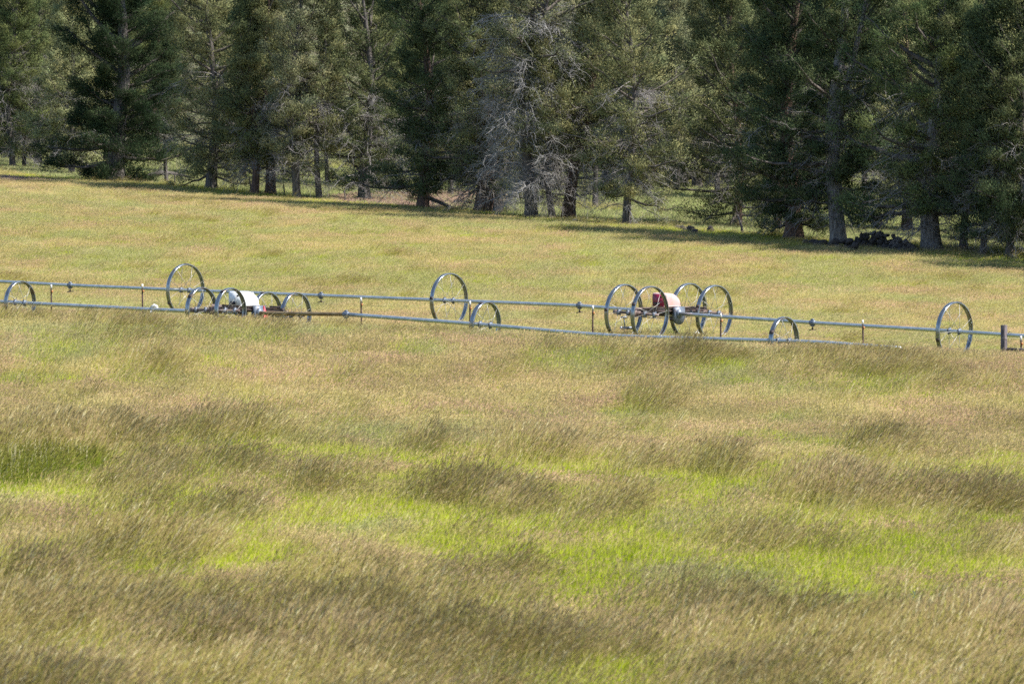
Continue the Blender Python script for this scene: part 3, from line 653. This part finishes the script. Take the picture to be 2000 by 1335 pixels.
# wooden brace post at the right edge
t = at(1961, 635, 171); base = np.array([t[0], t[1], g1(t[0], t[1]) - .3]); r45 = math.radians(38)
e1 = np.array([math.cos(r45), -math.sin(r45), 0]); e2 = np.array([math.sin(r45), math.cos(r45), 0]); h = t[2] - base[2]
proot = empty('wooden_post', base + (0, 0, .3), 'thick square weathered wooden fence post beside the right edge', 'post')
mb = MB(); mb.box(base + (0, 0, h / 2), e1 * .075, e2 * .075, (0, 0, h / 2)); mb.box(base + (0, 0, h + .004), e1 * .068, e2 * .068, (0, 0, .006))
p = obj('post_timber', mb.mesh('post_timber', M['oldwood']), proot); p.location = -Vector(proot.location); p.modifiers.new('bevel', 'BEVEL').width = .008
a = at(1968, 682, 171); b = at(2120, 690, 170); mb = MB(); mb.tube([a, a * .6 + b * .4 + np.array([0, 0, .015]), b], [.055, .05, .055], 10)
p = obj('rail', mb.mesh('rail', M['oldwood']), proot); p.location = -Vector(proot.location)
mb = MB(); c = base + np.array([.12, -.02, h - .24])
mb.tube([c + (0, 0, 0), c + (.06, 0, .05), c + (.1, 0, .0), c + (.05, 0, -.03), c + (.0, 0, .02)], .012, 6)
for q in (.35, .6): mb.tube([base + (-.11, -.11, h * q + .3), base + (.03, -.13, h * q + .3), base + (.14, -.02, h * q + .3), base + (1.3, .4, h * q + .29)], .004, 5)
p = obj('wire_tie', mb.mesh('wire_tie', M['wire']), proot); p.location = -Vector(proot.location)

# ------------------------------------------------------------------ junipers
def tree_meshes(seed, H, r0, hb, R, clumps=520, leaf=62, dead=0.3, lean=(0, 0), leaders=1, up=0.5, red=False, dead_top=0.45, pale=False, bark=None):
    r = np.random.default_rng(seed)
    def axis(h, ld=0):                      # centre line of a leader
        s = h / H
        x = lean[0] * h + 0.10 * math.sin(seed + 5 * s) * H * .26 * min(1, s * 3); y = lean[1] * h + 0.10 * math.cos(seed * 1.7 + 4 * s) * H * .1 * min(1, s * 3)
        if ld: f = max(0, s - .16); a = ld * 2.2 + seed; x += math.cos(a) * f * 2.0; y += math.sin(a) * f * 2.0
        return np.array([x, y, h])
    tb = MB(); hs = np.array([-.25, 0, .12, .3, .6, 1.0, 1.8] + list(np.linspace(2.8, H * .97, 9)))
    for ld in range(leaders):
        hh = hs if ld == 0 else np.linspace(1.2, H * .85, 9)
        P = np.array([axis(h, ld) for h in hh]); s = np.clip(hh / H, 0, 1)
        Rr = r0 * (1.0 if ld == 0 else .55) * ((1 - s) ** .85 + (0.42 * np.exp(-np.maximum(hh, 0) / .28) if ld == 0 else 0)) + .012
        nb = tb.n; sides = 14; tb.tube(P, Rr, sides)
        V = tb.V[-1]; ang = np.tile(np.arange(sides), len(hh)) * 2 * np.pi / sides
        fl = 1 + .13 * np.cos(ang * 4 + seed) * np.repeat(np.exp(-np.maximum(hh, 0) / 2.2), sides) + r.normal(0, .03, len(V))
        ctr = np.repeat(P, sides, 0); tb.V[-1] = ctr + (V - ctr) * fl[:, None]
    # live limbs
    nl = int(40 + H * 2.6); q = np.linspace(0, 1, nl) ** 1.05; hb = max(.7, hb - .45); h0 = hb + (H * .98 - hb) * q
    ld = r.integers(0, leaders, nl); az = np.arange(nl) * 2.399 + r.normal(0, .35, nl)
    prof = np.clip(np.minimum((q + .10) * 4.5, 1.0), .78, 1) * np.maximum(1 - q, 0) ** .5 + .10
    R = R * 1.12; Ln = R * prof * r.uniform(.38, 1.15, nl) * (.72 + .6 * vnoise(q * 5 + seed, np.sin(az) * 1.2 + 7.5, seed % 13))
    el = np.radians(-15 + 78 * q ** .75 * up * 2 + r.normal(0, 9, nl))
    dirh = np.stack([np.cos(az), np.sin(az)], 1)
    K = 7; ts = np.linspace(0, 1, K); P = np.zeros((nl, K, 3))
    A0 = np.array([axis(a, b) for a, b in zip(h0, ld)])
    for j, t in enumerate(ts):
        rr = Ln * t * np.cos(el) ; zz = Ln * (t * np.sin(el) + .26 * t ** 2.2 - .10 * t)
        P[:, j, :2] = A0[:, :2] + dirh * rr[:, None]; P[:, j, 2] = A0[:, 2] + zz
        if 0 < j: P[:, j] += r.normal(0, .05, (nl, 3)) * t * 2
    rad = (.018 + .020 * Ln)[:, None] * (1 - ts[None]) ** .8 * 1.0 + .006
    rad *= r0 / .28 * .5 + .5
    V, Fq = tubes(P, rad, 5); tb.arr(V, Fq, 1)
    # side sprays carrying foliage
    ns = max(5, int(clumps * 1.6 / nl) + 1); li = np.repeat(np.arange(nl), ns); m = len(li)
    tt = r.uniform(.02, 1.0, m) ** .75; f = tt * (K - 1); i0 = np.minimum(f.astype(int), K - 2); fr = (f - i0)[:, None]
    B0 = P[li, i0] * (1 - fr) + P[li, i0 + 1] * fr
    sa = az[li] + r.normal(0, .9, m); sl = Ln[li] * (1 - tt * .75) * r.uniform(.25, .55, m) + .15
    sv = np.stack([np.cos(sa), np.sin(sa), r.normal(.35, .35, m)], 1); sv /= np.linalg.norm(sv, axis=1, keepdims=True)
    B1 = B0 + sv * sl[:, None]; BM = (B0 + B1) / 2 + r.normal(0, .05, (m, 3)) - np.array([0, 0, .04])
    V, Fq = tubes(np.stack([B0, BM, B1], 1), np.stack([np.full(m, .014), np.full(m, .010), np.full(m, .005)], 1), 3); tb.arr(V, Fq, 1)
    trunk = tb.mesh('trunk', [M[bark] if bark else M['redbark'] if red else M['bark'], M['limb']])
    # foliage: leafy sprigs round each spray, pointing out and up
    leaf = int(leaf * 2.0); nt_ = m * leaf; ci = np.repeat(np.arange(m), leaf); s = r.uniform(.25, 1.08, nt_)[:, None]
    big = (0.10 + .13 * r.random(m) * (0.6 + .5 * np.minimum(Ln[li], 2.0)))[ci][:, None]
    C = B0[ci] * (1 - s) + B1[ci] * s + r.normal(0, 1, (nt_, 3)) * big * np.array([1, 1, .75])
    out = C - np.stack([A0[li[ci], 0], A0[li[ci], 1], C[:, 2]], 1); out /= np.linalg.norm(out, axis=1, keepdims=True) + 1e-6
    D = out * .55 + np.array([0, 0, .65]) + sv[ci] * .5 + r.normal(0, .45, (nt_, 3)); D /= np.linalg.norm(D, axis=1, keepdims=True)
    S_ = np.cross(D, r.normal(0, 1, (nt_, 3))); S_ /= np.linalg.norm(S_, axis=1, keepdims=True) + 1e-6
    ln = r.uniform(.07, .16, nt_)[:, None]; wd = r.uniform(.013, .027, nt_)[:, None]
    V = np.stack([C - S_ * wd, C + S_ * wd, C + D * ln], 1).reshape(-1, 3)
    tn = (C - (B0[ci] * .35 + B1[ci] * .65)) / (big * 1.4) + out * .55 + np.array([0, 0, .35]); tn /= np.linalg.norm(tn, axis=1, keepdims=True) + 1e-6
    crown = mesh_np('crown', V, np.arange(len(V)), np.full(nt_, 3), M['foliage'], attrs={'tuft': np.repeat(tn, 3, 0)})
    # dead branches below and inside the crown
    dm = None
    if dead > 0:
        nd = int(66 * dead) + 6; hd = r.uniform(max(.9, hb * .25), H * dead_top, nd); a2 = r.random(nd) * 2 * np.pi
        ld2 = np.zeros(nd, int); A = np.array([axis(a, 0) for a in hd]); L2 = r.uniform(.45, .95, nd) * R * (1.0 if pale else .9); tk = 0.9 if pale else .8; e2_ = np.radians(r.normal(0, 18, nd))
        K2 = 6; t2 = np.linspace(0, 1, K2); Pd = np.zeros((nd, K2, 3)); drp = r.uniform(.05, .5, nd)
        for j, t in enumerate(t2):
            Pd[:, j, 0] = A[:, 0] + np.cos(a2) * L2 * t * np.cos(e2_); Pd[:, j, 1] = A[:, 1] + np.sin(a2) * L2 * t * np.cos(e2_)
            Pd[:, j, 2] = A[:, 2] + L2 * (np.sin(e2_) * t - drp * t ** 2)
            if j: Pd[:, j] += r.normal(0, .06, (nd, 3)) * (t + .3)
        Rd = tk * (.020 + .006 * L2)[:, None] * (1 - t2[None] * .8)
        db = MB(); V, Fq = tubes(Pd, Rd, 4); db.arr(V, Fq)
        nn = 14 if pale else 9; lj = np.repeat(np.arange(nd), nn); mm = len(lj); tt = r.uniform(.2, 1, mm); f = tt * (K2 - 1); i0 = np.minimum(f.astype(int), K2 - 2); fr = (f - i0)[:, None]
        Q0 = Pd[lj, i0] * (1 - fr) + Pd[lj, i0 + 1] * fr; va = a2[lj] + r.normal(0, 1.0, mm); tl_ = r.uniform(.25, .9, mm) * (1.1 - .5 * tt)
        dv = np.stack([np.cos(va), np.sin(va), r.normal(-.25, .55, mm)], 1); Q2 = Q0 + dv * tl_[:, None]; Q1 = (Q0 + Q2) / 2 + r.normal(0, .07, (mm, 3))
        Q3 = Q2 + dv * (tl_ * .3)[:, None] + r.normal(0, .1, (mm, 3)) - np.array([0, 0, .08])
        V, Fq = tubes(np.stack([Q0, Q1, Q2, Q3], 1), tk * np.tile([.012, .010, .008, .005], (mm, 1)), 3); db.arr(V, Fq)
        lk_ = np.repeat(np.arange(mm), 2); ww = r.uniform(.3, .95, len(lk_))[:, None]; S0 = Q0[lk_] * (1 - ww) + Q2[lk_] * ww
        d3 = dv[lk_] + r.normal(0, .8, (len(lk_), 3)); S1 = S0 + d3 * r.uniform(.12, .35, len(lk_))[:, None]
        V, Fq = tubes(np.stack([S0, (S0 + S1) / 2 + r.normal(0, .03, S0.shape), S1], 1), tk * np.tile([.007, .006, .004], (len(lk_), 1)), 3); db.arr(V, Fq)
        dm = db.mesh('dead_branches', M['dead_pale'] if pale else M['dead'])
    return trunk, crown, dm

def plant_tree(meshes, loc, label, group, tint, rz=0, sc=1.0, cat='tree'):
    t = empty('juniper_tree', loc, label, cat, group, rz); t.scale = (sc, sc, sc)
    obj('trunk', meshes[0], t); c = obj('crown', meshes[1], t); c.color = (*tint, 1)
    if meshes[2] is not None: tag(obj('dead_branches', meshes[2], t), kind='stuff')
    return t
DARK = (0.105, 0.138, 0.076); MID = (0.19, 0.212, 0.112); OLIVE = (0.27, 0.275, 0.15); GREY = (0.28, 0.285, 0.18); PALE = (0.35, 0.36, 0.2)  # foliage tint per tree, from darkest to palest
FR = 'junipers along the front edge of the wood'
# (x, y of the foot, trunk width px, keyword arguments, tint, label)
FRONT = [
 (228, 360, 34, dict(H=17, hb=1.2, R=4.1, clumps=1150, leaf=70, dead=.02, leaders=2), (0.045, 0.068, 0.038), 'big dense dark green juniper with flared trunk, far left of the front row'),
 (412, 373, 20, dict(H=15, hb=1.4, R=3.3, clumps=480, dead=.6), OLIVE, 'grey green juniper with dead twigs low on its stout trunk, beside the big dark one'),
 (497, 383, 14, dict(H=12, hb=2.2, R=2.2, clumps=330, dead=.4, red=True), MID, 'juniper with a short straight reddish trunk, left of the twin slim trunks'),
 (528, 383, 20, dict(H=13, hb=2.0, R=2.5, clumps=360, dead=.5, red=True, leaders=2), OLIVE, 'juniper with a thick reddish forked trunk beside a narrower reddish one'),
 (580, 392, 16, dict(H=15, hb=2.6, R=2.1, clumps=330, leaf=55, dead=.5), GREY, 'slim juniper with long bare grey trunk, thicker of a pair'),
 (624, 393, 11, dict(H=14, hb=3.2, R=1.8, clumps=270, leaf=50, dead=.4), OLIVE, 'thinnest tall juniper with dark pole like trunk, right of the other slim one'),
 (712, 395, 22, dict(H=13, hb=1.6, R=2.9, clumps=330, leaf=52, dead=1.0, leaders=2), MID, 'juniper full of dead grey twigs with splayed low stems, left of the reddish ground patch'),
 (826, 410, 21, dict(H=16, hb=1.2, R=3.6, clumps=560, leaf=66, dead=.5, red=True), DARK, 'dense dark juniper standing before the reddish ground patch'),
 (945, 418, 34, dict(H=14, hb=2.0, R=3.1, clumps=380, dead=1.0, red=True), MID, 'juniper with very thick reddish trunk, left of the bare twig tree'),
 (972, 420, 17, dict(H=14, hb=3.5, R=2.2, clumps=280, dead=.8), OLIVE, 'slender juniper touching the very thick reddish trunk'),
 (1038, 430, 26, dict(H=16, hb=6.8, R=3.1, clumps=300, leaf=50, dead=2.7, dead_top=.66, leaders=2, pale=True), GREY, 'half dead juniper hung with bleached bare branches, middle of the row'),
 (1080, 432, 13, dict(H=9, hb=4.0, R=1.6, clumps=120, leaf=40, dead=1.0, lean=(-.08, 0)), OLIVE, 'small crooked juniper leaning left beside the bleached half dead tree'),
 (1110, 432, 25, dict(H=14, hb=3.6, R=2.6, clumps=330, dead=1.2, lean=(.12, .02), red=True), OLIVE, 'juniper with reddish trunk leaning right, beside the bleached half dead tree'),
 (1224, 443, 15, dict(H=16, hb=1.9, R=3.1, clumps=460, leaf=52, dead=.9), OLIVE, 'upright olive juniper with thin straight trunk in an open grassy gap'),
 (1438, 447, 17, dict(H=13, hb=1.1, R=3.5, clumps=420, dead=.4, red=True), MID, 'spreading juniper with low drooping limbs beside a thin curved stem'),
 (1517, 455, 15, dict(H=12, hb=2.0, R=2.4, clumps=320, dead=.4, red=True), MID, 'juniper with narrow reddish trunk just left of the broad red barked one'),
 (1550, 470, 36, dict(H=15, hb=1.3, R=3.3, clumps=560, leaf=66, dead=.4, red=True), DARK, 'dense juniper with broad split red barked trunk, left of the rock heap'),
 (1638, 482, 33, dict(H=18, hb=2.4, R=3.5, clumps=640, leaf=68, dead=.6, leaders=2, bark='palebark'), DARK, 'tall dark juniper with pale grey trunk rising out of the rock heap'),
 (1820, 495, 39, dict(H=17, hb=2.3, R=4.1, clumps=660, leaf=66, dead=1.2, leaders=2, bark='palebark'), (0.165, 0.205, 0.095), 'broad juniper with the stoutest pale grey trunk, right of the rock heap'),
 (1882, 498, 15, dict(H=11, hb=2.4, R=2.0, clumps=260, dead=.6), MID, 'slim juniper right of the stoutest pale trunk'),
 (1919, 505, 11, dict(H=11, hb=2.0, R=1.7, clumps=240, dead=.4), DARK, 'thin trunked dark juniper between two slim ones near the right edge'),
 (1970, 510, 14, dict(H=13, hb=1.8, R=2.3, clumps=380, dead=.4), DARK, 'dark juniper behind the wooden fence post near the right edge'),
 (2012, 513, 14, dict(H=15, hb=1.8, R=2.5, clumps=380, dead=.3), MID, 'juniper cut off by the right edge of the view'),
 (25, 331, 12, dict(H=14, hb=1.6, R=2.7, clumps=400, dead=1.0), (0.17, 0.2, 0.09), 'pale lit juniper with grey twiggy lower half at the left edge'),
]
protos = []
for i, (x, y, wpx, kw, tint, label) in enumerate(FRONT):
    p = ground_at(x, y, 225); r0 = wpx / 2 * p[1] / F
    ms = tree_meshes(100 + i, r0=r0, **kw); protos.append(ms)
    plant_tree(ms, p, label, FR, tint)
# the wood behind: copies of the trees above
BK = 'junipers deeper in the wood'
tints = [MID, OLIVE, GREY, DARK, PALE, OLIVE, (0.16, 0.18, 0.075)]
placed = []
cand = [(47, 331, 0.8), (326, 362, .7), (1162, 411, .9), (1322, 376, .9), (1690, 436, 1.0), (1950, 476, .9), (1400, 392, .9), (880, 385, .9), (130, 335, .9), (640, 362, .9)]
for x, y, s in cand: placed.append((ground_at(x, y, 240), s))
tries = 0
while len(placed) < 100 and tries < 9000:
    tries += 1
    q = random.random(); Y = 262 + 300 * q ** 1.25; wx = Y * .09 * 1.25 + 14
    X = random.uniform(-wx, wx); px = 1000 + F * X / Y
    dt = Y - 1 / max(lin(px, 228, 1 / 322, 1820, 1 / 258), 1e-3)
    if dt < 24: continue
    if abs(px - 800) < 75 and dt < 28: continue
    if 1230 < px < 1420 and dt < 38: continue
    if any((X - p[0]) ** 2 + (Y - p[1]) ** 2 < (3.4 if dt < 60 else 4.2) ** 2 for p, _ in placed): continue
    placed.append((np.array([X, Y, g1(X, Y)]), random.uniform(.8, 1.12)))
for px, Y in ((1362, 336), (1350, 362), (140, 340), (75, 356), (110, 372), (1395, 350), (470, 352)):
    X = (px - 1000) / F * Y; placed.append((np.array([X, Y, g1(X, Y)]), 1.05))
NVIEW = len(placed)
# trees of the same wood beyond the right edge, whose shade reaches into view
for k in range(14):
    px = 2070 + 52 * k; Y = 1 / lin(px, 228, 1 / 322, 1820, 1 / 258) + random.uniform(0, 14); X = (px - 1000) / F * Y
    placed.append((np.array([X, Y, g1(X, Y)]), random.uniform(.9, 1.1)))
# unseen junipers added left of the meadow so the steel rims mirror dark trees
for k in range(20):
    X = -78 - 16 * (k % 2) + random.uniform(-4, 4); Y = 110 + 8 * k + random.uniform(-3, 3); placed.append((np.array([X, Y, g1(X, Y)]), random.uniform(.9, 1.2)))
use = [0, 1, 3, 4, 6, 7, 8, 13, 14, 16, 17, 18, 21, 23]
for i, (p, s) in enumerate(placed):
    ms = protos[5 if i < len(cand) else use[(i * 5 + i // 3) % len(use)]]
    plant_tree(ms, p, 'juniper in the shade of the wood, behind the front row of trunks' if i < NVIEW else 'unseen juniper beyond the side of the view', BK if i < NVIEW else 'junipers beside the view', tints[(i * 3 + i // 5) % len(tints)], random.uniform(0, 6.28), s)

# crooked thin stem, fallen limbs
def branch(name, pts, rad, m, label, cat, twigs=6, seed=0):
    r = np.random.default_rng(seed); P = np.array(pts); mb = MB(); mb.tube(P, rad, 8)
    for q in range(twigs):
        i = r.integers(0, len(P) - 1); s = r.random(); a = P[i] * (1 - s) + P[i + 1] * s; d = r.normal(0, .35, 3) + (0, 0, .1); mb.tube([a, a + d * .5 + r.normal(0, .04, 3), a + d], [.02, .014, .006], 5)
    b = P[0].copy(); o = obj(name, mb.mesh(name, m)); tag(o, label, cat)
    return o
def pts_px(L): return [at(x, y, Y) for x, y, Y in L]
Yl = ground_at(290, 352, 240)[1] - 1
branch('fallen_limb', pts_px([(268, 352, Yl), (292, 344, Yl), (312, 338, Yl), (335, 338, Yl + .3), (372, 346, Yl + .5)]), [.14, .17, .15, .1, .06], M['limb'], 'dark broken limb arching to the ground right of the big dark juniper', 'fallen limb', 7, 3)
Yl = ground_at(1125, 436, 240)[1] - .5
branch('fallen_limb', pts_px([(1108, 436, Yl), (1122, 430, Yl), (1135, 434, Yl), (1146, 437, Yl)]), [.07, .08, .06, .03], M['dead'], 'small grey fallen branch at the foot of the leaning reddish trunk', 'fallen limb', 6, 4)
Yl = ground_at(1449, 460, 240)[1]
branch('bent_stem', pts_px([(1450, 460, Yl), (1449, 445, Yl), (1445, 430, Yl + .2), (1440, 418, Yl + .4)]), [.075, .06, .055, .045], M['bark'], 'thin pale curved stem beside the spreading juniper', 'tree stem', 3, 5)

q0 = ground_at(420, 370, 240); eroot = empty('wire_fence', q0, 'old fence of thin dark stakes along the edge of the wood, at the left', 'fence')
for x, y, hp in ((206, 352, 30), (263, 362, 24), (487, 381, 32), (553, 387, 26), (338, 366, 26), (672, 398, 26)):
    b = ground_at(x, y, 240) + (0, 1.2, 0); hh = hp * b[1] / F; mb = MB(); mb.tube([b - (0, 0, .2), b + (.02, 0, hh * .5), b + (random.uniform(-.06, .06), 0, hh)], [.045, .04, .035], 7)
    p = obj('stake', mb.mesh('stake', M['limb']), eroot); p.location = -Vector(eroot.location)

# ------------------------------------------------------------------ lava rocks
def rock_mesh(seed):
    r = np.random.default_rng(seed); nu, nv = 10, 7; V = [(0, 0, 1.)]
    for j in range(1, nv):
        for i in range(nu):
            a = math.pi * j / nv; b = 2 * math.pi * (i + .5 * (j % 2)) / nu; V.append((math.sin(a) * math.cos(b), math.sin(a) * math.sin(b), math.cos(a)))
    V.append((0, 0, -1.)); V = np.array(V); nd = unit_rows(r.normal(0, 1, (9, 3))); off = r.uniform(.55, .9, 9)
    d = V @ nd.T; s = np.min(np.where(d > .05, off[None] / np.maximum(d, .05), 1.2), 1); s = np.minimum(s, 1.15) * (1 + r.normal(0, .05, len(V)))
    V = V * s[:, None] * r.uniform(.75, 1.2, 3); Fs = [(0, 1 + i, 1 + (i + 1) % nu) for i in range(nu)]
    for j in range(nv - 2):
        for i in range(nu):
            a = 1 + j * nu; b = a + nu; i2 = (i + 1) % nu; Fs.append((a + i, b + i, b + i2, a + i2))
    e = len(V) - 1; a = 1 + (nv - 2) * nu; Fs += [(a + i, e, a + (i + 1) % nu) for i in range(nu)]
    mb = MB(); mb.add(V, Fs); return mb.mesh('rock', M['lava'])
def unit_rows(a): return a / np.linalg.norm(a, axis=1, keepdims=True)
RK = [rock_mesh(s) for s in range(8)]
def rock(p, s, label, group, k):
    o = obj('rock', RK[k % 8], None, tuple(p)); o.scale = (s * random.uniform(.8, 1.3), s * random.uniform(.8, 1.3), s * random.uniform(.6, .95)); o.rotation_euler = (random.uniform(-.4, .4), random.uniform(-.4, .4), random.uniform(0, 6.28)); tag(o, label, 'rock', group); return o
def heap(x0, x1, yb, hgt, n, smin, smax, label, group, prof):
    for i in range(n):
        t = (i + random.random()) / n * 1.0; t = random.random(); x = x0 + (x1 - x0) * t
        top = hgt * float(np.interp(t, [q[0] for q in prof], [q[1] for q in prof]))
        p = ground_at(x, yb + (x - x0) / (x1 - x0) * 14, 225); lvl = random.random() ** 1.2
        y = p[1] + random.uniform(-.1, 2.2) * (1 - lvl * .6)
        s = random.uniform(smin, smax) * (1.1 - .35 * lvl)
        rock((p[0], y, g1(p[0], y) + top * lvl * .95 + s * .25), s, label, group, i)
heap(1668, 1800, 487, .85, 150, .11, .25, 'dark lava rock in the heap between the two pale grey trunks', 'rocks of the big heap', [(0, .35), (.12, .75), (.25, 1.0), (.5, .95), (.75, .8), (1, .12)])
heap(1572, 1672, 482, .6, 44, .12, .27, 'grey rock scattered at the foot of the tall dark juniper', 'rocks round the pale trunk', [(0, .3), (.5, .6), (.8, 1), (1, .8)])
rock(ground_at(1713, 462, 225) + (0, -.5, .72), .34, 'largest rounded boulder on top of the big rock heap', None, 2)
heap(1318, 1368, 450, .3, 14, .12, .24, 'dark rock in the small heap in grass left of the curved stem', 'rocks of the small heap', [(0, .4), (.4, 1), (.7, 1), (1, .5)])
rock(ground_at(1389, 457, 225) + (0, 0, .15), .26, 'lone dark blocky rock right of the small rock heap', None, 5)

# ------------------------------------------------------------------ weed in the foreground
p = ground_at(1772, 1215); mb = MB(); r = np.random.default_rng(4)
for q, (dx, hgt, ln) in enumerate([(0, .52, .1), (.13, .46, .14), (-.16, .4, -.08), (-.2, .3, -.12), (.22, .28, .16), (-.05, .42, .0), (.1, .3, .05)]):
    b = p + np.array([dx * .7, r.uniform(-.1, .1), 0]); k = 9
    P = np.array([b + np.array([ln * (t / 8) ** 2 * 1.2, 0, hgt * (t / 8) * (1 - .12 * (t / 8) ** 3)]) for t in range(k)]); mb.tube(P, np.linspace(.007, .003, k), 5)
    for t in range(3, k):
        for s in (-1, 1):
            d = np.array([s * .09, r.uniform(-.06, .06), .03]) * (1.15 - t / 12); w = np.array([0, .01, .02]); c0 = P[t]
            mb.add([c0, c0 + d * .5 + w, c0 + d, c0 + d * .5 - w], [(0, 1, 2, 3)])
o = obj('weed_plant', mb.mesh('weed_plant', M['weed'])); tag(o, 'dark green leafy weed standing up in the near grass', 'weed')
